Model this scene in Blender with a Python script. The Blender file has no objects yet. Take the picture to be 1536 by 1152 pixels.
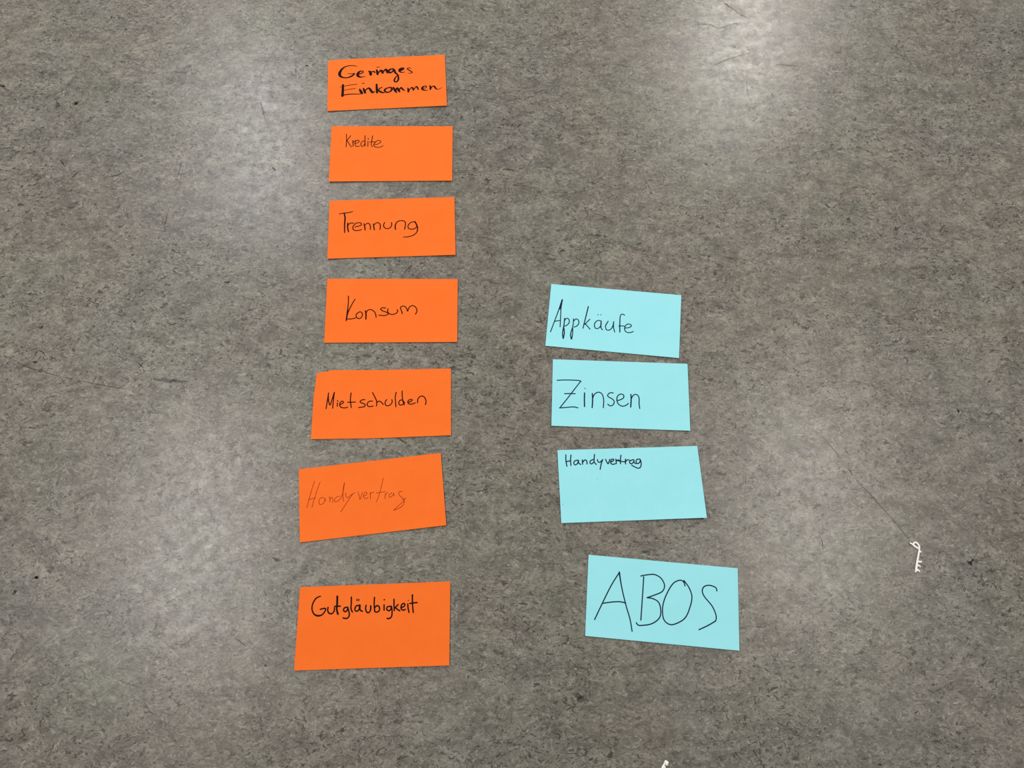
import bpy, bmesh, math, random
from mathutils import Vector, Matrix
random.seed(4)
C = bpy.context.scene.collection
S = bpy.context.scene

# ---------------------------------------------------------------- camera
CAM_H, TILT, ROLL, FPX = 1.10, 0.3383, 0.01567, 1154.0
cam = bpy.data.objects.new('camera', bpy.data.cameras.new('camera'))
C.objects.link(cam)
cam.data.sensor_width = 36.0
cam.data.lens = 36.0 * FPX / 1536.0
cam.data.clip_start = 0.01
cam.matrix_world = Matrix.Translation((0, 0, CAM_H)) @ Matrix.Rotation(TILT, 4, 'X') @ Matrix.Rotation(ROLL, 4, 'Z')
S.camera = cam

# ---------------------------------------------------------------- world, lamps, exposure
w = bpy.data.worlds.new('world'); S.world = w; w.use_nodes = True
w.node_tree.nodes['Background'].inputs[0].default_value = (0.96, 0.98, 1.0, 1)
w.node_tree.nodes['Background'].inputs[1].default_value = 0.26
S.view_settings.view_transform = 'Standard'
S.view_settings.look = 'None'
S.view_settings.gamma = 1.0
S.view_settings.exposure = 0.0
S.view_settings.use_curve_mapping = False

def lamp(name, x, y, sx, sy, power, col):
    # a ceiling luminaire of the classroom, 2.8 m above the floor
    L = bpy.data.lights.new(name, 'AREA'); L.shape = 'RECTANGLE'
    L.size, L.size_y, L.energy, L.color = sx, sy, power, col
    o = bpy.data.objects.new(name, L); C.objects.link(o); o.location = (x, y, 2.8)
lamp('ceiling_lamp', -1.52, 2.90, 0.30, 1.2, 42, (1.0, 0.985, 0.985))
lamp('ceiling_lamp', 1.42, 3.75, 0.30, 1.2, 66, (1.0, 0.965, 0.90))
lamp('ceiling_lamp', -1.55, 0.55, 0.30, 1.2, 42, (1.0, 0.955, 0.92))
lamp('ceiling_lamp', 1.50, 0.75, 0.30, 1.2, 34, (1.0, 0.94, 0.87))
lamp('ceiling_lamp', -1.68, 6.2, 0.30, 1.2, 30, (1.0, 0.985, 0.97))
lamp('ceiling_lamp', 1.42, 6.8, 0.30, 1.2, 30, (1.0, 0.97, 0.93))

# ---------------------------------------------------------------- where a sight line meets a height above the floor
def at(px, py, z=0.0):
    u = (px - 768.0) / FPX; v = -(py - 576.0) / FPX
    c, s = math.cos(ROLL), math.sin(ROLL)
    u, v = u * c - v * s, u * s + v * c
    c, s = math.cos(TILT), math.sin(TILT)
    y = v * c + s; zz = v * s - c
    t = (CAM_H - z) / -zz
    return Vector((u * t, y * t, z))
MM = 0.001                                              # one photo pixel covers about a millimetre of floor

# ---------------------------------------------------------------- helpers
def link(name, me, mat=None, parent=None):
    o = bpy.data.objects.new(name, me); C.objects.link(o)
    if mat: me.materials.append(mat)
    if parent: o.parent = parent
    return o
def mesh(name, V, F, smooth=False):
    me = bpy.data.meshes.new(name); me.from_pydata([tuple(v) for v in V], [], F); me.update()
    if smooth:
        for p in me.polygons: p.use_smooth = True
    return me
def crom(P, n=6):
    """Catmull-Rom through points with width"""
    if len(P) < 3: return P
    Q = [P[0]] + P + [P[-1]]; out = []
    for i in range(1, len(Q) - 2):
        a, b, c, d = Q[i-1], Q[i], Q[i+1], Q[i+2]
        for k in range(n):
            t = k / n
            out.append(tuple(0.5 * (2*b[j] + (c[j]-a[j])*t + (2*a[j]-5*b[j]+4*c[j]-d[j])*t*t + (-a[j]+3*b[j]-3*c[j]+d[j])*t**3) for j in range(3)))
    out.append(P[-1]); return out

class Nodes:
    def __init__(s, name):
        s.m = bpy.data.materials.new(name); s.m.use_nodes = True; s.t = s.m.node_tree
        s.b = s.t.nodes['Principled BSDF']
    def n(s, typ, **kw):
        o = s.t.nodes.new(typ)
        for k, v in kw.items(): setattr(o, k, v)
        return o
    def put(s, node, sock, val):
        i = node.inputs[sock]
        if isinstance(val, bpy.types.NodeSocket): s.t.links.new(val, i)
        else: i.default_value = val
    def math(s, op, a, b=0.0, clamp=False):
        o = s.n('ShaderNodeMath', operation=op, use_clamp=clamp); s.put(o, 0, a); s.put(o, 1, b); return o.outputs[0]
    def noise(s, vec, scale, detail=2.0, rough=0.5, W=0.0, dist=0.0):
        o = s.n('ShaderNodeTexNoise', noise_dimensions='4D')
        s.put(o, 'Vector', vec); s.put(o, 'W', W); s.put(o, 'Scale', scale); s.put(o, 'Detail', detail)
        s.put(o, 'Roughness', rough); s.put(o, 'Distortion', dist); return o
    def ramp(s, val, a, b, lo=0.0, hi=1.0):
        o = s.n('ShaderNodeMapRange', clamp=True, interpolation_type='SMOOTHSTEP'); s.put(o, 0, val); s.put(o, 1, a); s.put(o, 2, b)
        s.put(o, 3, lo); s.put(o, 4, hi); return o.outputs[0]
    def mix(s, f, a, b):
        o = s.n('ShaderNodeMix', data_type='RGBA'); s.put(o, 0, f); s.put(o, 6, a); s.put(o, 7, b); return o.outputs[2]
    def mul(s, col, f):
        o = s.n('ShaderNodeVectorMath', operation='SCALE'); s.put(o, 0, col); s.put(o, 'Scale', f); return o.outputs[0]

# ---------------------------------------------------------------- marbled linoleum
def linoleum():
    N = Nodes('marbled_linoleum')
    tc = N.n('ShaderNodeTexCoord').outputs['Object']
    mp = N.n('ShaderNodeMapping'); N.put(mp, 0, tc); mp.inputs['Scale'].default_value = (0.80, 1.22, 1)
    mp.inputs['Rotation'].default_value = (0, 0, math.radians(4))
    base = mp.outputs[0]
    wob = N.noise(base, 26, 2, 0.5, 3.1)
    sub = N.n('ShaderNodeVectorMath', operation='SUBTRACT'); N.put(sub, 0, wob.outputs['Color']); N.put(sub, 1, (0.5, 0.5, 0.5))
    sc = N.n('ShaderNodeVectorMath', operation='SCALE'); N.put(sc, 0, sub.outputs[0]); N.put(sc, 'Scale', 0.020)
    ad = N.n('ShaderNodeVectorMath', operation='ADD'); N.put(ad, 0, base); N.put(ad, 1, sc.outputs[0])
    P = ad.outputs[0]
    green, rose, blue = (0.172, 0.167, 0.134, 1), (0.181, 0.160, 0.134, 1), (0.173, 0.163, 0.141, 1)
    t1 = N.ramp(N.noise(tc, 5.0, 3, 0.55, 7.0, 0.6).outputs[0], 0.38, 0.64)
    t2 = N.ramp(N.noise(tc, 4.2, 3, 0.55, 12.0, 0.6).outputs[0], 0.44, 0.70)
    col = N.mix(t2, N.mix(t1, green, rose), blue)
    # broad, middle and fine clouding of the marbling
    v = N.ramp(N.noise(tc, 3.0, 3, 0.5, 1.0).outputs[0], 0.3, 0.7, 0.93, 1.07)
    v = N.math('MULTIPLY', v, N.ramp(N.noise(P, 30, 5, 0.62, 2.0).outputs[0], 0.30, 0.70, 0.74, 1.26))
    v = N.math('MULTIPLY', v, N.ramp(N.noise(P, 120, 4, 0.65, 5.0, 0.8).outputs[0], 0.30, 0.70, 0.78, 1.22))
    v = N.math('MULTIPLY', v, N.ramp(N.noise(P, 380, 2, 0.6, 6.0).outputs[0], 0.25, 0.75, 0.78, 1.22))
    col = N.mul(col, v)
    def flecks(scale, width, mscale, m0, m1, W, detail=2.0):
        n = N.noise(P, scale, detail, 0.55, W, 0.5).outputs[0]
        r = N.math('ABSOLUTE', N.math('SUBTRACT', n, 0.5))
        line = N.ramp(r, width * 0.35, width, 1.0, 0.0)
        m = N.ramp(N.noise(P, mscale, 2, 0.5, W + 20).outputs[0], m0, m1)
        return N.math('MULTIPLY', line, m)
    cl = N.ramp(N.noise(base, 9, 2, 0.5, 44).outputs[0], 0.36, 0.60, 0.45, 1.0)     # flecks come in drifts
    pale = (0.36, 0.34, 0.285, 1); dark = (0.048, 0.044, 0.036, 1)
    for a in ((42, 0.013, 60, 0.56, 0.61, 31.0, 1.0, 0.45), (80, 0.028, 95, 0.56, 0.60, 33.0, 1.0, 0.50), (170, 0.055, 150, 0.56, 0.60, 35.0, 1.0, 0.45)):
        col = N.mix(N.math('MULTIPLY', flecks(*a[:7]), a[7]), col, pale)
    for a in ((38, 0.016, 70, 0.57, 0.61, 51.0, 1.0, 0.85), (75, 0.034, 95, 0.56, 0.60, 53.0, 1.0, 0.90), (150, 0.065, 130, 0.56, 0.60, 55.0, 1.0, 0.85), (290, 0.10, 190, 0.57, 0.61, 57.0, 1.0, 0.6)):
        col = N.mix(N.math('MULTIPLY', N.math('MULTIPLY', flecks(*a[:7]), cl), a[7]), col, dark)
    # small pale and dark chips with ragged outlines
    wob2 = N.noise(base, 210, 2, 0.6, 13.1)
    sub2 = N.n('ShaderNodeVectorMath', operation='SUBTRACT'); N.put(sub2, 0, wob2.outputs['Color']); N.put(sub2, 1, (0.5, 0.5, 0.5))
    sc2 = N.n('ShaderNodeVectorMath', operation='SCALE'); N.put(sc2, 0, sub2.outputs[0]); N.put(sc2, 'Scale', 0.011)
    ad2 = N.n('ShaderNodeVectorMath', operation='ADD'); N.put(ad2, 0, P); N.put(ad2, 1, sc2.outputs[0])
    for sc_, W, thr, c, f, r0, r1 in ((95, 0.0, 0.80, pale, 0.40, 0.16, 0.34), (190, 2.0, 0.88, pale, 0.80, 0.16, 0.36), (120, 5.0, 0.86, dark, 0.55, 0.10, 0.24), (210, 7.0, 0.87, dark, 0.95, 0.16, 0.34)):
        vo = N.n('ShaderNodeTexVoronoi', voronoi_dimensions='4D'); N.put(vo, 'Vector', ad2.outputs[0]); N.put(vo, 'W', W); N.put(vo, 'Scale', sc_)
        sep = N.n('ShaderNodeSeparateColor'); N.put(sep, 0, vo.outputs['Color'])
        pick = N.math('GREATER_THAN', sep.outputs[0], thr)
        chip = N.math('MULTIPLY', N.ramp(vo.outputs['Distance'], r0, r1, 1.0, 0.0), pick)
        col = N.mix(N.math('MULTIPLY', chip, f), col, c)
    N.put(N.b, 'Base Color', col)
    rr = N.ramp(N.noise(tc, 60, 4, 0.6, 8.0).outputs[0], 0.3, 0.7, 0.25, 0.34)
    N.put(N.b, 'Roughness', rr); N.put(N.b, 'Specular IOR Level', 0.30)
    bp = N.n('ShaderNodeBump'); N.put(bp, 'Strength', 0.25); N.put(bp, 'Distance', 0.0004)
    N.put(bp, 'Height', N.noise(P, 260, 3, 0.6, 9.0).outputs[0]); N.put(N.b, 'Normal', bp.outputs[0])
    return N.m

X0, X1, Y0, Y1 = -2.6, 2.6, -1.6, 3.4
V = []
for x in (X0, X1):
    for y in (Y0, Y1):
        for z in (-0.02, 0.0): V.append((x, y, z))
floor = link('floor', mesh('floor', V, [(1,5,7,3),(0,2,6,4),(0,4,5,1),(2,3,7,6),(0,1,3,2),(4,6,7,5)]), linoleum())
floor['kind'] = 'structure'

# ---------------------------------------------------------------- paper and ink
def paper(name, c1, c2):
    N = Nodes(name)
    tc = N.n('ShaderNodeTexCoord').outputs['Object']
    f = N.ramp(N.noise(tc, 30, 4, 0.6, 1.0).outputs[0], 0.35, 0.65)
    g = N.ramp(N.noise(tc, 900, 2, 0.6, 2.0).outputs[0], 0.3, 0.7, 0.975, 1.02)
    N.put(N.b, 'Base Color', N.mul(N.mix(f, c1, c2), g))
    N.put(N.b, 'Roughness', 0.75); N.put(N.b, 'Specular IOR Level', 0.2)
    bp = N.n('ShaderNodeBump'); N.put(bp, 'Strength', 0.12); N.put(bp, 'Distance', 0.0002)
    N.put(bp, 'Height', N.noise(tc, 700, 3, 0.6, 3.0).outputs[0]); N.put(N.b, 'Normal', bp.outputs[0])
    return N.m
def ink(name, col, rough=0.5, alpha=1.0):
    N = Nodes(name)
    tc = N.n('ShaderNodeTexCoord').outputs['Object']
    g = N.ramp(N.noise(tc, 400, 2, 0.6, 2.0).outputs[0], 0.3, 0.7, 0.8, 1.2)
    N.put(N.b, 'Base Color', N.mul(tuple(col) + (1,), g)) if False else None
    v = N.n('ShaderNodeRGB'); v.outputs[0].default_value = tuple(col) + (1,)
    N.put(N.b, 'Base Color', N.mul(v.outputs[0], g))
    N.put(N.b, 'Roughness', rough); N.put(N.b, 'Specular IOR Level', 0.15 if alpha < 1 else 0.04)
    if alpha < 1.0:
        a = N.ramp(N.noise(tc, 90, 3, 0.6, 4.0).outputs[0], 0.3, 0.7, alpha * 0.5, min(1, alpha * 1.5))
        N.put(N.b, 'Alpha', a)
    return N.m
ORANGE = paper('orange_card_stock', (0.90, 0.158, 0.015, 1), (0.92, 0.167, 0.018, 1))
BLUE = paper('light_blue_card_stock', (0.315, 0.765, 0.83, 1), (0.33, 0.78, 0.845, 1))
INK_BLACK = ink('black_marker_ink', (0.010, 0.004, 0.004))
INK_BLUE = ink('blue_black_pen_ink', (0.010, 0.018, 0.040))
INK_RED = ink('dark_red_looking_pen_ink', (0.016, 0.002, 0.003))
INK_FAINT = ink('faint_brown_pen_ink', (0.26, 0.020, 0.004))

# ---------------------------------------------------------------- cards
def poly_at(L, t):
    """point at fraction t along a poly-line"""
    d = [math.dist(L[i], L[i+1]) for i in range(len(L)-1)]; s = t * sum(d)
    for i, q in enumerate(d):
        if s <= q or i == len(d) - 1:
            f = s / q; return Vector(((L[i][0]+(L[i+1][0]-L[i][0])*f), (L[i][1]+(L[i+1][1]-L[i][1])*f)))
        s -= q

def card(word, label, group, mat, inkmat, ox, oy, sc, edges, strokes, width, lift=(0, 0, 0, 0), bow=0.0, dots=()):
    swell = 1.0 if inkmat is INK_FAINT else (1.45 if width == 10 else 1.42)         # pen lines bleed a little into the card
    """edges = top, right, bottom, left poly-lines (left to right, top to bottom);
       lift = height of the corners TL, TR, BR, BL above the floor (mm)"""
    conv = lambda p: (ox + p[0] / sc, oy + p[1] / sc)
    T, R, B, L = [[tuple(at(*conv(p))[:2]) for p in e] for e in edges]
    TL, TR, BL, BR = Vector(T[0]), Vector(T[-1]), Vector(B[0]), Vector(B[-1])
    cen = (TL + TR + BL + BR) / 4
    tlz, trz, brz, blz = lift
    def h(u, v):
        c = 0.00050 + 0.001 * (tlz * max(0, 1 - (u + v) / 0.7) ** 2 + trz * max(0, 1 - (1 - u + v) / 0.7) ** 2
            + brz * max(0, 1 - (2 - u - v) / 0.7) ** 2 + blz * max(0, 1 - (u + 1 - v) / 0.7) ** 2)
        return c + 0.001 * bow * (abs(2 * u - 1) ** 3) + 0.0006 * u ** 6 + 0.0006 * v ** 6
    nu, nv = 32, 16
    th = 0.0003
    uvs = [[(i / nu, j / nv) for i in range(nu + 1)] for j in range(nv + 1)]
    V = []
    for z0 in (th, 0.0):
        for row in uvs:
            for u, v in row:
                p = (1-v)*poly_at(T, u) + v*poly_at(B, u) + (1-u)*poly_at(L, v) + u*poly_at(R, v) \
                    - ((1-u)*(1-v)*TL + u*(1-v)*TR + (1-u)*v*BL + u*v*BR)
                z = h(u, v) + z0
                k = 1 - z / CAM_H
                V.append((p.x * k - cen.x, p.y * k - cen.y, z))
    W_ = nu + 1; M = W_ * (nv + 1); F = []
    for j in range(nv):
        for i in range(nu):
            a = j * W_ + i
            F.append((a, a + W_, a + W_ + 1, a + 1)); F.append((M + a, M + a + 1, M + a + W_ + 1, M + a + W_))
    rim = [i for i in range(W_)] + [j * W_ + nu for j in range(1, nv + 1)] + [nv * W_ + i for i in range(nu - 1, -1, -1)] + [j * W_ for j in range(nv - 1, 0, -1)]
    for i in range(len(rim)):
        a, b = rim[i], rim[(i + 1) % len(rim)]; F.append((a, b, M + b, M + a))
    o = link('paper_card', mesh('paper_card', V, F, False), mat)
    o.location = (cen.x, cen.y, 0)
    o['label'] = label; o['category'] = 'card'; o['group'] = group
    # height of the paper under a written point: nearest (u,v) by the card's own axes
    ex, ey = (TR - TL + BR - BL) / 2, (BL - TL + BR - TR) / 2
    o0 = cen - ex / 2 - ey / 2
    def ground(px, py):
        q = at(px, py); d = Vector((q.x, q.y)) - o0
        det = ex.x * ey.y - ex.y * ey.x
        u = (d.x * ey.y - d.y * ey.x) / det; v = (ex.x * d.y - ex.y * d.x) / det
        z = h(min(1, max(0, u)), min(1, max(0, v))) + th + 0.00006
        return at(px, py, z)
    V, F = [], []
    for si, st in enumerate(strokes):
        ws = width / sc                                                 # width in photo pixels = mm
        pts = [(*conv(p), (p[2] / sc if len(p) > 2 else ws)) for p in st]
        if len(pts) == 1:
            pts = [(pts[0][0] - 0.15, pts[0][1], pts[0][2]), (pts[0][0] + 0.15, pts[0][1], pts[0][2])]
        pts = crom(pts, 6)
        G = [ground(p[0], p[1]) for p in pts]; Wd = [max(0.2, p[2]) * MM * 0.5 * swell for p in pts]
        m = len(G); b0 = len(V)
        dz = 0.000002 * (si % 12)
        tans = []
        for i in range(m):
            t = G[min(i + 1, m - 1)] - G[max(i - 1, 0)]; t.z = 0
            tans.append(t.normalized() if t.length > 1e-9 else Vector((1, 0, 0)))
        for i in range(m):
            nrm = Vector((-tans[i].y, tans[i].x, 0))
            for sgn in (1, -1):
                q = G[i] + nrm * Wd[i] * sgn; V.append((q.x - cen.x, q.y - cen.y, G[i].z + dz))
        for i in range(m - 1):
            F.append((b0 + 2*i, b0 + 2*i + 1, b0 + 2*i + 3, b0 + 2*i + 2))
        for e, sg in ((0, -1), (m - 1, 1)):                             # round pen ends
            c0 = len(V); a0 = math.atan2(tans[e].y * sg, tans[e].x * sg)
            for k in range(7):
                a = a0 - math.pi / 2 + math.pi * k / 6
                V.append((G[e].x - cen.x + math.cos(a) * Wd[e], G[e].y - cen.y + math.sin(a) * Wd[e], G[e].z + dz))
            F.append(tuple(range(c0, c0 + 7)))
    me = mesh('handwriting', V, F)
    link('handwriting', me, inkmat, o)
    for dx, dy, dw in dots:                                             # stray pen dots
        g = ground(*conv((dx, dy))); rad = dw / sc * MM * 0.6
        link('pen_dot', mesh('pen_dot', [(g.x - cen.x + rad * math.cos(k * math.pi / 6), g.y - cen.y + rad * math.sin(k * math.pi / 6), g.z) for k in range(12)], [tuple(range(12))]), inkmat, o)
    return o

def quad(TL, TR, BR, BL): return [[TL, TR], [TR, BR], [BL, BR], [TL, BL]]
GO, GB = 'orange cards in the left column', 'light blue cards in the right column'

card('Geringes Einkommen', 'orange paper card with thick black brush lettering "Geringes Einkommen", topmost of the left column', GO, ORANGE, INK_BLACK, 480, 70, 7.68,
 [[(92,172),(108,158),(300,145),(700,127),(1438,93)],[(1438,93),(1442,200),(1462,678)],[(84,742),(700,714),(1462,678)],[(92,172),(90,400),(84,742)]],
 [[(430,228,5),(400,220,8),(350,218,10),(300,228,12),(260,252,18),(232,290,26),(226,320,28),(238,343,22),(270,356,15),(310,358,13),(345,348,16),(375,332,18),(398,312,12)],
  [(320,308,6),(360,312,8),(400,308,10)],
  [(440,318,12),(470,310,12),(494,298,12),(498,286,10),(480,280,12),(455,288,18),(437,308,25),(434,330,27),(450,346,20),(480,350,12),(525,342,5)],
  [(560,284,12),(578,292,26),(585,322,26)],[(578,302,10),(600,288,12),(622,288,16),(634,298,12)],
  [(652,268,16),(660,290,24),(664,318,22)],[(652,237,8),(688,236,7)],
  [(682,296,12),(698,272,16),(712,282,24),(722,302,22)],[(722,296,14),(745,270,16),(762,262,20),(770,282,22),(776,300,18)],[(776,296,12),(792,276,14)],
  [(835,256,14),(808,262,18),(790,280,22),(798,298,20),(825,294,16),(850,268,16)],
  [(840,254,16),(856,270,20),(866,298,20),(888,318,16),(902,345,16),(902,378,18),(886,402,15),(864,405,15),(856,386,16),(868,358,14),(890,336,10),(912,324,6)],
  [(908,280,12),(935,270,20),(960,258,16),(964,246,11),(938,248,16),(917,262,20),(916,282,18),(940,296,11),(978,292,7)],
  [(1052,250,6),(1022,244,9),(1006,255,11),(1028,272,12),(1055,288,12),(1062,298,10),(1042,306,8),(1010,306,5)],
  [(264,440,20),(263,500,24),(258,568,23)],[(230,466,5),(280,455,7),(350,442,8),(425,432,7)],[(275,502,5),(340,491,7),(408,480,7)],[(256,562,14),(300,552,12),(380,546,11),(462,546,9)],
  [(456,490,14),(470,515,26),(482,538,24)],[(486,424,9),(510,421,9)],
  [(500,480,14),(510,505,24),(520,532,20)],[(515,512,10),(545,484,15),(568,480,20),(588,508,24),(604,528,20),(630,516,10)],
  [(652,434,18),(654,480,22),(658,528,22)],[(662,508,12),(690,480,12),(714,470,10)],[(672,500,14),(700,522,20),(735,530,14)],
  [(806,472,10),(770,478,14),(745,500,19),(758,522,18),(792,524,14),(824,502,18),(824,476,18),(798,468,12)],
  [(846,470,16),(862,500,24),(878,524,18)],[(872,504,12),(888,476,18),(904,500,24),(916,518,18)],[(912,498,12),(934,472,16),(954,492,18),(974,506,9)],
  [(1010,475,9),(1018,495,20),(1018,518,20)],[(1024,504,10),(1055,470,12),(1070,480,18),(1076,502,14)],[(1080,498,9),(1106,460,11),(1122,470,17),(1132,494,12)],
  [(1226,454,9),(1196,457,13),(1177,476,20),(1182,494,18),(1214,503,11),(1245,500,5)],[(1188,482,8),(1224,470,9),(1226,456,9)],
  [(1266,448,12),(1274,470,20),(1270,492,16)],[(1276,478,9),(1300,456,12),(1320,460,18),(1334,482,15),(1356,492,8),(1380,485,6),(1408,468,4)]],
 10, lift=(0.3,0.8,0.8,0.2), bow=0.3)

card('Kredite', 'orange paper card with small thin writing "Kredite" in its top left', GO, ORANGE, INK_RED, 480, 180, 7.314,
 quad((128,68),(1456,68),(1450,665),(94,675)),
 [[(290,155),(291,220),(287,295)],[(337,170),(312,205),(294,226)],[(294,222),(318,258),(345,297)],
  [(357,225),(362,255),(362,290)],[(360,255),(375,232),(402,224)],
  [(387,258),(412,250),(430,235),(420,222),(400,225),(385,245),(384,272),(402,290),(432,285)],
  [(492,236),(470,232),(452,250),(450,278),(466,289),(486,272),(495,245)],[(495,170),(493,220),(495,285)],
  [(527,232),(525,290)],[(530,206,12)],
  [(577,172),(568,230),(563,272),(576,293)],[(545,242),(580,238),(610,243)],
  [(600,270),(632,264),(662,248),(663,230),(640,224),(610,240),(590,270),(600,292),(630,300),(668,296),(692,280)]],
 7.6, lift=(0.3,0.3,0.5,1.6), bow=0.5)

card('Trennung', 'orange paper card reading "Trennung", third from the top of the left column', GO, ORANGE, INK_RED, 480, 290, 7.314,
 quad((105,80),(1475,40),(1487,675),(80,717)),
 [[(213,227,8),(250,218),(310,212),(358,200,8)],[(266,222,12),(275,270,13),(270,340,12),(270,430,10)],
  [(305,325,11),(303,370,12),(312,422,11)],[(308,352,7),(330,328),(370,328)],
  [(385,368),(420,360),(452,348),(450,328),(425,322),(390,332),(365,360),(362,390),(385,408),(425,406),(455,398)],
  [(482,332,9),(490,365,11),(495,402,10)],[(490,352,7),(515,330),(540,334),(552,360),(553,395)],
  [(587,335,9),(590,368,11),(597,402,9)],[(590,352,7),(615,325),(645,325),(662,350),(658,397)],
  [(710,320),(698,345),(704,372),(735,388),(770,376),(786,350),(785,320)],
  [(828,395,11),(826,350,11),(845,315),(880,300),(920,303),(938,325),(935,360),(928,395)],
  [(1040,312),(1000,318),(968,350),(970,382),(1005,394),(1040,385),(1062,366)],
  [(1040,310,12),(1060,345,12),(1070,385,11),(1062,425),(1030,455),(975,475),(915,480,7)]],
 9, lift=(0.3,0.5,0.9,0.6), bow=0.4)

card('Konsum', 'orange paper card reading "Konsum", fourth from the top, above the clipped-corner card', GO, ORANGE, INK_RED, 480, 412, 7.314,
 quad((80,45),(1511,48),(1505,738),(45,747)),
 [[(312,235),(310,320),(298,420,10),(287,505,10)],[(384,270),(345,335),(305,420,10),(292,482,10)],[(292,486),(340,486),(390,475)],
  [(430,410),(400,432),(398,462),(425,482),(456,466),(466,432),(446,408),(424,412)],
  [(498,395,10),(505,440,12),(503,488,11)],[(502,424),(525,390),(560,384),(595,405),(612,440),(615,468)],
  [(720,366),(690,362),(665,378),(690,398),(735,414),(748,430),(715,448),(645,445)],
  [(748,375),(742,402),(760,428),(800,436),(840,420),(853,398),(846,384)],
  [(903,428),(893,395),(882,362),(905,345),(935,352),(955,382),(962,402),(972,370),(1000,342),(1035,345),(1060,375),(1062,405),(1048,432)]],
 8.6, lift=(0.3,0.5,0.5,0.3), bow=0.6)

card('Mietschulden', 'orange paper card with clipped top left corner reading "Mietschulden"', GO, ORANGE, INK_RED, 460, 550, 6.982,
 [[(105,68),(170,58),(270,36),(700,36),(1511,19)],[(1511,19),(1511,718)],[(43,760),(700,750),(1511,718)],[(105,68),(72,330),(43,760)]],
 [[(230,275),(216,360),(203,440)],[(226,290),(230,360),(244,402),(262,355),(290,268)],[(290,268),(280,350),(272,435)],
  [(322,380),(320,415)],[(325,358,10)],
  [(350,396),(375,386),(386,370),(370,362),(352,376),(345,402),(360,425),(395,432),(428,425)],
  [(465,275),(458,350),(467,428)],[(430,373),(470,372),(510,370)],
  [(608,345),(575,350),(560,370),(590,385),(612,398),(600,420),(545,428)],
  [(690,362),(660,362),(635,385),(640,412),(665,418),(697,412)],
  [(690,272),(715,320),(735,370),(730,412)],[(732,375),(755,362),(780,370),(802,396)],
  [(838,345),(822,370),(826,400),(850,410),(880,396),(895,370),(892,345)],
  [(938,268),(928,320),(935,420)],
  [(1005,352),(982,350),(965,375),(975,400),(1002,398),(1024,380),(1008,356)],[(1000,255),(1001,310),(1008,360),(1022,400)],
  [(1060,376),(1090,364),(1105,350),(1090,342),(1066,354),(1060,378),(1080,392),(1110,390),(1137,378)],
  [(1162,378),(1165,340),(1185,315),(1215,308),(1240,330),(1250,365),(1243,397)]],
 8.2, lift=(0.9,0.4,0.5,0.5), bow=0.5)

card('Handyvertrag', 'tilted orange paper card with barely visible thin writing "Handyvertrag"', GO, ORANGE, INK_FAINT, 440, 675, 6.4,
 quad((52,185),(1415,28),(1468,722),(62,888)),
 [[(203,300),(165,420),(130,552)],[(257,308),(215,425),(178,550)],[(145,476),(180,468),(215,460)],
  [(297,462),(266,458),(245,490),(255,522),(285,515),(302,482),(306,462),(308,490)],
  [(345,448),(352,480),(350,498)],[(350,478),(362,456),(376,462),(378,500)],
  [(440,442),(415,452),(395,477),(402,497),(430,488),(455,460),(478,400),(490,315,7)],[(490,315,8),(479,385,7),(475,440,6),(482,492)],
  [(503,412),(506,445),(525,456),(555,430),(592,408)],[(572,420,6),(520,495),(455,595)],
  [(620,402),(632,440),(640,474),(655,435),(662,408)],
  [(676,442),(700,432),(706,412),(690,405),(677,425),(676,455),(695,466),(717,455)],
  [(738,405),(739,440),(740,470)],[(740,428),(752,408),(772,406)],
  [(863,270),(845,350),(820,440),(797,497)],[(793,413),(840,406),(882,400)],
  [(884,420),(881,450),(880,466)],[(881,440),(892,416),(908,412)],
  [(948,412),(925,425),(918,448),(938,450),(960,428),(962,412),(970,442)],
  [(1045,402),(1022,398),(1010,412),(1024,440),(1055,468),(1066,490),(1055,528),(1015,558),(962,580)],[(1062,488),(1010,535),(964,578)],[(1045,480),(1062,472),(1082,462)]],
 5.2, lift=(0.3,0.6,1.1,0.4), bow=0.6)

card('Gutgläubigkeit', 'orange paper card reading "Gutgläubigkeit", bottom of the left column', GO, ORANGE, INK_BLACK, 436, 866, 6.244,
 quad((88,92),(1495,38),(1485,825),(31,873)),
 [[(280,177,7),(240,195),(208,245),(200,300),(220,345),(255,360,11),(295,350),(322,315),(326,293),(305,292),(278,300)],
  [(350,282),(347,312),(362,338),(390,338),(408,312),(410,285)],
  [(437,178,12),(435,250,12),(432,300,11),(442,343,12)],[(412,272),(440,270),(465,270)],
  [(530,280),(505,285),(495,308),(510,322),(528,310),(536,282)],[(533,280),(545,320),(548,360),(525,385),(492,380)],
  [(568,185),(568,240),(565,290),(578,325)],
  [(640,262),(612,270),(601,300),(615,318),(638,304),(648,268)],[(648,262,12),(646,290,12),(655,310),(672,318)],[(621,206,7),(622,218,7)],[(637,205,7),(638,218,7)],
  [(706,262),(702,300),(718,330),(738,324),(750,295),(750,262),(749,300)],
  [(785,188),(782,250),(787,317)],[(787,285),(806,266),(826,272),(833,298),(822,320),(800,326),(787,317)],
  [(875,258),(875,308)],[(877,210,9)],
  [(935,272),(907,276),(900,300),(920,313),(938,298),(943,272)],[(942,272,11),(950,320),(945,365),(925,385),(903,385)],
  [(968,205),(968,260),(970,312)],[(1006,255),(984,278),(973,290)],[(980,282),(1000,300),(1022,313)],
  [(1040,282),(1062,272),(1070,252),(1052,245),(1036,265),(1035,294),(1054,308),(1074,300)],
  [(1097,250),(1100,290),(1108,328)],[(1102,216,6)],
  [(1140,165,10),(1141,250),(1148,328)],[(1115,245),(1150,240),(1184,236)]],
 8.8, lift=(0.3,0.6,0.6,0.3), bow=0.6)

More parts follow.
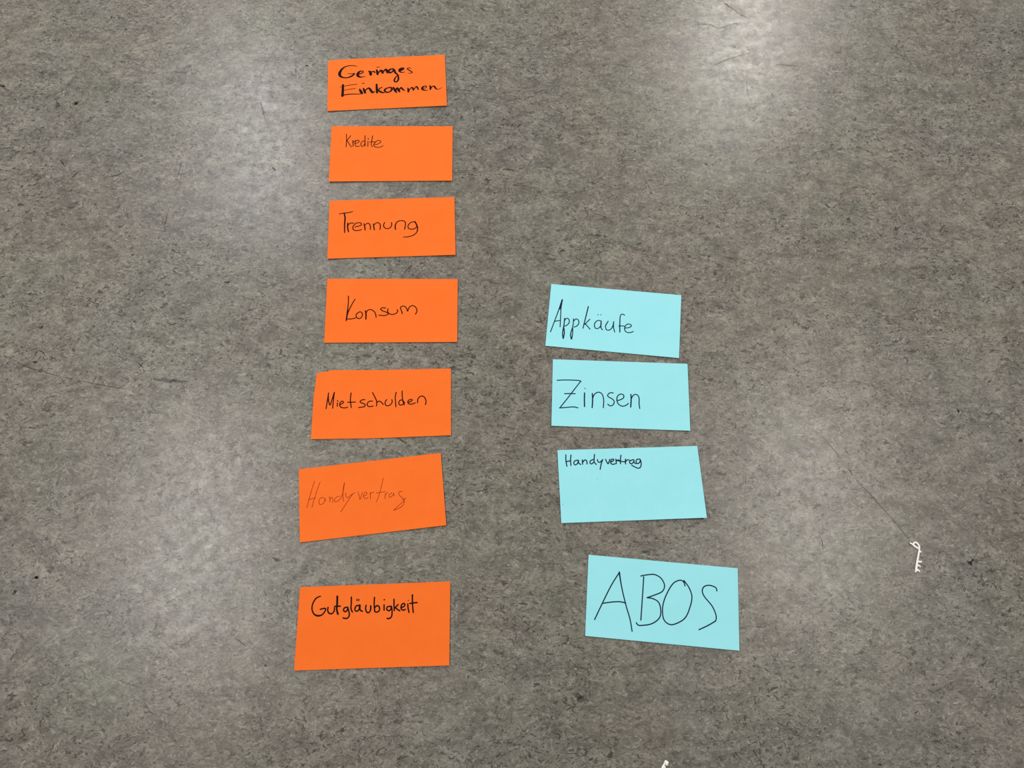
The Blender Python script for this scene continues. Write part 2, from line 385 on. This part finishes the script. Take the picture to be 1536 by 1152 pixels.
card('Appkäufe', 'light blue paper card reading "Appkäufe", topmost of the right column', GB, BLUE, INK_BLUE, 812, 420, 7.046,
 quad((105,42),(1480,160),(1455,825),(42,695)),
 [[(97,548),(130,460),(175,340),(220,208,9)],[(222,208,11),(208,300),(203,400),(198,495)],[(216,215),(212,250,7),(196,310,6)],[(140,438),(165,432),(192,428)],
  [(245,405),(240,470,9),(225,560,9),(230,618,9)],[(243,432),(265,405),(290,415),(295,448),(272,476),(248,487)],[(232,618,9),(243,560,9),(238,500)],
  [(340,410),(335,480),(310,570,9),(317,625,9)],[(340,436),(365,412),(392,425),(395,460),(372,488),(345,497)],[(320,625,9),(330,570),(332,510)],
  [(497,280,9),(470,390,9),(440,510)],[(513,415),(482,445),(460,468)],[(462,462),(485,485),(515,520)],
  [(628,430),(590,430),(562,465),(570,508),(603,510),(630,478),(632,432)],[(632,440,9),(630,500,9),(646,526)],[(600,367)],[(629,367)],
  [(706,435),(690,462,9),(678,490),(690,526),(725,526),(752,495),(765,445)],[(765,440),(763,500),(776,550)],
  [(880,372),(855,360),(835,380),(830,450,9),(830,550,9)],[(818,488),(850,485),(876,487)],
  [(885,508),(930,502),(952,482),(927,465),(897,475),(880,510),(892,545),(930,557),(972,545)]],
 8, lift=(0.4,0.4,0.7,0.6), bow=0.5)

card('Zinsen', 'light blue paper card reading "Zinsen" with a crossed Z', GB, BLUE, INK_BLUE, 820, 535, 6.982,
 quad((65,27),(1475,75),(1504,776),(50,723)),
 [[(110,247),(200,244),(325,248),(360,258)],[(358,256),(300,330),(215,440),(137,537)],[(135,537),(200,532),(280,526),(327,536)],[(188,388),(240,386),(298,388)],
  [(397,380,10),(395,450,10),(397,522,10)],[(403,333)],
  [(478,385,9),(481,460,10),(476,535,9)],[(481,440),(500,395),(540,372),(578,390),(597,450),(593,535)],
  [(697,380),(665,378),(640,400),(647,421),(690,445),(708,475),(692,507),(665,515),(640,498)],
  [(740,460),(775,450),(805,430),(805,402),(777,391),(745,410),(735,450),(750,495),(790,518),(830,510),(856,490)],
  [(882,395,9),(885,450,10),(880,527,10)],[(885,442),(910,402),(945,398),(967,430),(968,490),(975,543)]],
 8.2, lift=(0.3,0.5,0.7,0.5), bow=0.5)

b3 = card('Handyvertrag', 'light blue paper card with small dark writing "Handyvertrag" along its top', GB, BLUE, INK_BLUE, 830, 664, 6.508,
 quad((40,73),(1405,32),(1499,732),(78,785)),
 [[(122,118),(123,170),(132,230)],[(172,120),(168,170),(172,222)],[(122,186),(150,180),(170,176)],
  [(240,170),(210,178),(200,200),(214,217),(236,202),(245,172)],[(245,175),(250,202),(268,212)],
  [(283,168),(284,190),(286,210)],[(286,192),(305,170),(324,175),(330,208)],
  [(390,165),(364,176),(358,198),(374,207),(396,188)],[(402,115),(398,160),(400,190),(419,212)],
  [(430,165),(438,188),(456,190),(482,165)],[(482,165),(468,205),(457,260)],
  [(510,162),(520,185),(535,206),(545,182),(552,162)],
  [(562,188),(582,180),(590,166),(576,160),(562,175),(560,198),(578,211),(604,206)],
  [(610,160),(613,185),(615,205)],[(613,184),(628,168),(650,176)],[(628,176),(660,182),(704,188)],
  [(660,122),(655,162),(656,206)],
  [(705,160),(703,185),(706,208)],[(705,188),(720,169),(742,170)],
  [(778,165),(750,178),(745,196),(762,206),(782,190),(787,168)],[(787,172),(790,195),(808,206)],
  [(842,160),(815,165),(808,188),(824,204),(842,192),(850,165)],[(850,165),(858,210),(846,244),(815,246),(765,220)]],
 7.8, lift=(0.3,0.5,5.0,0.5), bow=0.5, dots=((430,351,5), (92,603,5)))

card('ABOS', 'light blue paper card with large capitals "ABOS", lowest of the right column', GB, BLUE, INK_BLUE, 870, 826, 6.244,
 quad((80,38),(1477,165),(1493,937),(48,798)),
 [[(137,645),(200,512),(290,330),(368,205)],[(368,202,10),(390,340),(430,510),(468,640),(488,755)],[(215,493),(290,482),(370,478),(427,490)],
  [(597,245),(587,400),(570,650)],[(570,237),(630,226),(700,224),(760,260),(792,325),(770,382),(700,415),(628,440)],
  [(628,440),(690,452),(740,490),(757,570),(740,635),(670,685),(580,700),(545,697),(527,675)],
  [(983,330),(970,292),(932,277),(870,310),(810,410),(775,520),(780,630),(820,682),(880,690),(980,635),(1030,530),(1048,430),(1020,345),(973,280)],
  [(1282,377),(1270,345),(1215,325),(1165,335),(1145,375),(1165,430),(1235,515),(1270,590),(1276,635),(1268,662)],[(1268,660),(1200,700),(1115,740)]],
 7.4, lift=(0.4,0.3,0.7,0.5), bow=0.5)

# ---------------------------------------------------------------- torn-off bits of white plastic
def tube_path(pts, z0, seg=8, flat=0.75):
    """pts = (x, y, diameter) in metres on the floor; a slightly flattened moulded rod, closed at both ends"""
    V, F = [], []
    P = crom(pts, 4); m = len(P)
    for i, p in enumerate(P):
        a, b = P[max(i-1, 0)], P[min(i+1, m-1)]
        t = Vector((b[0]-a[0], b[1]-a[1], 0)).normalized(); n = Vector((-t.y, t.x, 0)); r = p[2] / 2 * 1.3
        for k in range(seg):
            an = 2 * math.pi * (k + 0.5) / seg
            V.append((p[0] + n.x * r * math.cos(an), p[1] + n.y * r * math.cos(an), z0 + r * flat * math.sin(an)))
    for i in range(m - 1):
        for k in range(seg):
            a, b = i * seg + k, i * seg + (k + 1) % seg
            F.append((a, b, b + seg, a + seg))
    F.append(tuple(reversed(range(seg)))); F.append(tuple(range((m-1)*seg, m*seg)))
    return V, F
def plastic():
    N = Nodes('white_plastic')
    tc = N.n('ShaderNodeTexCoord').outputs['Object']
    f = N.ramp(N.noise(tc, 300, 3, 0.6).outputs[0], 0.3, 0.7)
    N.put(N.b, 'Base Color', N.mix(f, (0.86, 0.84, 0.80, 1), (0.95, 0.94, 0.91, 1)))
    N.put(N.b, 'Roughness', 0.35); return N.m
WHITE = plastic()
def plastic_piece(label, ox, oy, sc, rods, origin, zc=0.0011):
    org = at(ox + origin[0] / sc, oy + origin[1] / sc)
    root = bpy.data.objects.new('plastic_scrap', None); C.objects.link(root); root.location = (org.x, org.y, 0)
    root.empty_display_size = 0.01
    root['label'] = label; root['category'] = 'plastic scrap'; root['group'] = 'white plastic scraps on the floor'
    for name, pts in rods:
        P = []
        for x, y, d in pts:
            q = at(ox + x / sc, oy + y / sc, zc); P.append((q.x - org.x, q.y - org.y, d / sc * MM))
        V, F = tube_path(P, zc)
        link(name, mesh(name, V, F, True), WHITE, root)
plastic_piece('thin white plastic strip with small prongs and a loop, lying right of the blue cards', 1350, 800, 16.46, [
    ('stem', [(478,395,30),(466,470,34),(452,560,38),(432,660,38),(415,760,40),(402,860,44),(398,945,44)]),
    ('loop', [(462,385,38),(405,345,44),(345,305,42),(335,262,34),(352,232,32),(390,228,36),(430,255,40),(465,305,36),(478,350,36),(470,390,36)]),
    ('spur', [(345,300,40),(290,262,32),(238,232,22)]),
    ('prong', [(468,432,30),(500,455,40),(528,468,26)]),
    ('prong', [(440,690,36),(490,708,40),(520,700,34),(540,682,16)]),
    ('prong', [(425,790,34),(465,800,36),(490,818,30),(505,840,16)]),
    ('prong', [(410,905,36),(450,915,40),(475,930,32),(485,965,18)]),
    ('prong', [(402,930,34),(382,948,30),(366,958,18)])], (420, 700))
plastic_piece('white plastic scrap with a rounded tip, cut off by the bottom edge of the photo', 980, 1130, 48, [
    ('stem', [(800,650,60),(780,780,90),(740,920,140),(690,1060,170),(640,1250,150),(600,1450,120)]),
    ('tip', [(860,500,90),(910,590,150),(970,690,210),(1010,760,220),(1080,770,110)]),
    ('bridge', [(800,640,60),(850,600,90),(900,620,110)]),
    ('prong', [(730,1000,120),(820,1000,110),(880,980,90)])], (740, 1050))

# ---------------------------------------------------------------- a crumb and the wear of the floor
def crumb(px, py, r, label):
    bm = bmesh.new(); bmesh.ops.create_icosphere(bm, subdivisions=2, radius=1)
    for v in bm.verts:
        k = 1 + random.uniform(-.22, .22); v.co = Vector((v.co.x * r * 1.25 * k, v.co.y * r * k, v.co.z * r * 0.6 * k))
    lo = min(v.co.z for v in bm.verts)
    for v in bm.verts: v.co.z -= lo
    me = bpy.data.meshes.new('crumb'); bm.to_mesh(me); bm.free()
    o = link('crumb', me, CRUMB); o.location = at(px, py, 0)
    o['label'] = label; o['category'] = 'crumb'
CRUMB = ink('black_crumb', (0.010, 0.009, 0.008), 0.6)
crumb(55, 866, 0.0018, 'tiny black crumb lying alone on the grey floor at lower left')

DARK = ink('dark_scuff', (0.045, 0.040, 0.033), 0.34, 0.66)
FAINTD = ink('faint_scuff', (0.060, 0.054, 0.045), 0.32, 0.36)
PALE = ink('pale_scuff', (0.48, 0.45, 0.39), 0.5, 0.5)
def mark(mat, *pts):
    """a worn line on the floor; points are x, y, width as seen"""
    P = crom([(p[0], p[1], p[2] if len(p) > 2 else 1.4) for p in pts], 6)
    if len(P) == 2:
        a, b = P; P = [tuple(a[k] + (b[k] - a[k]) * t / 6 for k in range(3)) for t in range(7)]
    nn = len(P) - 1
    P = [(x + random.uniform(-.2, .2) * q, y + random.uniform(-.2, .2) * q, q * random.uniform(.8, 1.15) * min(1, 0.12 + 3.2 * min(i, nn - i) / nn)) for i, (x, y, q) in enumerate(P)]
    G = [at(p[0], p[1], 0.00004) for p in P]; V, F = [], []
    for i, g in enumerate(G):
        t = G[min(i+1, len(G)-1)] - G[max(i-1, 0)]; t.normalize(); n = Vector((-t.y, t.x, 0)) * P[i][2] * MM / 2
        V += [g + n, g - n]
        if i: F.append((2*i-2, 2*i-1, 2*i+1, 2*i))
    link('scuff_mark', mesh('scuff_mark', V, F), mat, floor)
MARKS = []
# long diagonal scratch beside the plastic strip
mark(DARK, (1227,647,.5), (1253,677,.9), (1262,689,.7)); mark(DARK, (1270,702,.8), (1276,708,1.6), (1279,714,.6)); mark(DARK, (1280,716,.6), (1300,736,1.0), (1330,769,.9), (1358,802,1.0), (1366,812,.5))
mark(FAINTD, (1384,830,.5), (1398,846,1.0), (1416,878,.6))
mark(DARK, (1228,800,.5), (1233,812,1.2), (1235,827,.7))
# top right arcs
mark(FAINTD, (1082,1,1.5), (1092,8,3.5), (1108,20,3), (1128,31,1.5))
mark(FAINTD, (1030,42,1), (1058,36,2), (1080,42,2), (1100,36,1.5), (1125,38,1))
mark(FAINTD, (1068,100,1.5), (1085,91,2.5), (1102,86,2.5), (1128,78,2))
mark(PALE, (1143,75,1.5), (1148,88,2), (1160,95,1.2)); mark(FAINTD, (1160,95,1), (1180,98,2), (1204,99,1))
mark(PALE, (1116,98,1), (1121,112,1.6), (1119,132,1)); mark(FAINTD, (1120,122,2), (1122,142,1.2), (1130,156,.8))
mark(FAINTD, (920,95,1), (942,100,1.6), (962,101,1))
mark(DARK, (1131,246,1), (1136,240,1.4), (1144,236,.8)); mark(DARK, (1056,244,1.2), (1060,247,2.6), (1063,248,.8))
mark(DARK, (971,276,1), (975,283,1.6)); mark(DARK, (1224,245,1.5), (1228,246,2))
# left part of the floor
mark(DARK, (89,239,1), (94,245,2.6), (98,250,1.6)); mark(FAINTD, (98,250,1), (104,232,.8)); mark(DARK, (106,268,1), (113,262,2.2), (120,256,1))
mark(DARK, (58,110,1), (62,109,3), (66,106,1)); mark(DARK, (62,104,.8), (64,112,1.8), (60,116,.8))
mark(FAINTD, (83,164,3), (88,158,5), (84,152,1.5)); mark(FAINTD, (108,155,5), (114,155,8), (119,152,4)); mark(FAINTD, (88,152,1), (98,153,1.5), (108,150,1))
mark(DARK, (0,127,3), (4,129,5), (8,130,2)); mark(DARK, (170,26,2), (172,27,3))
mark(DARK, (156,155,1.2), (162,152,2.4), (164,151,1)); mark(FAINTD, (186,256,1), (178,262,4), (162,266,2)); mark(FAINTD, (216,142,4), (224,146,4), (232,144,2))
mark(DARK, (408,250,1.5), (411,254,3), (414,256,1.2)); mark(DARK, (457,99,1), (460,98,3.4), (463,100,1))
mark(PALE, (205,61,1.5), (212,60,3), (222,57,2), (226,54,1)); mark(FAINTD, (443,60,1), (455,54,1.6), (470,52,1)); mark(FAINTD, (444,88,1.2), (444,102,1.4), (443,120,1))
mark(FAINTD, (272,240,1), (270,252,2), (265,268,1)); mark(FAINTD, (254,310,1), (249,330,1.5), (245,352,1)); mark(FAINTD, (390,152,1), (394,165,2), (398,182,1))
mark(DARK, (206,542,1), (211,548,1.8), (216,553,1)); mark(DARK, (216,542,1), (211,548,1.8), (207,554,1))
mark(DARK, (48,543,1.5), (53,543,4), (58,542,1.5)); mark(DARK, (9,569,2), (13,569,2.6)); mark(DARK, (56,526,1), (62,527,2.4), (66,531,1.4), (69,537,1))
mark(FAINTD, (79,524,1), (85,519,1.8), (94,516,1)); mark(PALE, (40,440,1.5), (46,437,3), (50,436,1)); mark(FAINTD, (54,490,2), (62,491,5), (66,488,2)); mark(DARK, (139,491,1.5), (142,489,2.6))
mark(FAINTD, (5,531,1), (40,550,2.2), (80,562,1.4), (120,571,1), (165,580,2.4), (196,584,1))
mark(PALE, (248,497,1), (256,505,2.2), (266,511,1.4)); mark(PALE, (246,516,1), (256,520,2), (270,514,1)); mark(PALE, (258,400,1), (266,408,1.8), (280,411,1))
mark(DARK, (252,488,2), (258,487,2.2), (266,485,1)); mark(DARK, (336,422,1), (342,424,3), (346,421,1)); mark(FAINTD, (228,568,3), (255,571,6), (285,572,3))
mark(DARK, (143,453,1.5), (144,448,2)); mark(DARK, (76,672,1), (79,673,1.6)); mark(FAINTD, (104,603,.8), (98,612,1.2), (92,620,.8)); mark(FAINTD, (28,632,1), (36,629,2), (42,625,1))
mark(PALE, (96,692,.8), (99,703,1.4), (104,712,1)); mark(FAINTD, (17,892,2), (22,888,5), (24,884,2)); mark(FAINTD, (18,821,2), (20,816,4)); mark(FAINTD, (230,960,1), (236,953,2.2), (242,948,1))
mark(FAINTD, (408,836,3), (420,842,5)); mark(FAINTD, (352,956,2), (362,964,2.5), (370,970,1)); mark(DARK, (396,998,2), (400,999,2.5)); mark(DARK, (343,854,1), (346,855,1.6))
# right and lower floor
mark(DARK, (1450,840,1.5), (1456,845,5), (1460,838,2.4)); mark(DARK, (1457,838,1.6), (1463,842,2.2)); mark(FAINTD, (1460,838,1), (1468,826,1)); mark(PALE, (1456,856,1), (1458,863,2.2))
mark(DARK, (1436,612,1), (1438,618,3), (1435,611,1)); mark(DARK, (1528,660,4), (1534,662,6)); mark(FAINTD, (1472,618,2), (1484,622,3), (1490,616,1.4)); mark(DARK, (1481,570,1), (1484,573,1.8), (1487,568,1))
mark(DARK, (1410,355,1), (1412,343,1.4), (1420,337,1.6)); mark(DARK, (1416,346,1), (1424,348,1.2)); mark(PALE, (1437,329,1.8), (1446,333,1), (1452,338,1.2), (1451,345,.7)); mark(PALE, (1447,356,1.8), (1453,350,.8))
mark(PALE, (1393,371,1.2), (1394,378,2.2)); mark(DARK, (1396,378,2), (1402,383,1.4), (1410,384,1)); mark(DARK, (1516,434,2), (1521,429,2.8)); mark(FAINTD, (1381,418,3.6), (1387,417,3.4))
mark(DARK, (1397,1028,1.5), (1403,1026,2.2)); mark(DARK, (1372,1070,2.2), (1378,1066,1)); mark(DARK, (1435,1083,1.6), (1435,1088,2)); mark(DARK, (1379,1102,1), (1381,1099,1.4)); mark(DARK, (1424,1100,1), (1429,1103,1.4)); mark(FAINTD, (1398,1112,1.6), (1412,1112,2))
mark(PALE, (1430,1055,2), (1436,1054,2.2), (1439,1051,1)); mark(DARK, (1316,1146,2), (1324,1148,3)); mark(DARK, (1278,178,1.2), (1282,181,2.6), (1284,176,1.2)); mark(FAINTD, (1240,180,1.6), (1247,186,1.6), (1252,192,1))
mark(PALE, (1270,218,1), (1275,214,2), (1284,223,1)); mark(DARK, (1385,84,1.6), (1391,82,1.2)); mark(FAINTD, (860,1040,6), (872,1048,9), (884,1050,5)); mark(FAINTD, (840,1048,2), (850,1056,3), (862,1062,2))
mark(DARK, (775,192,1.4), (779,188,2), (782,184,1)); mark(DARK, (700,190,1.6), (702,190,2.2)); mark(DARK, (706,262,2), (710,261,2.6)); mark(DARK, (753,263,1.4), (757,262,2.2))
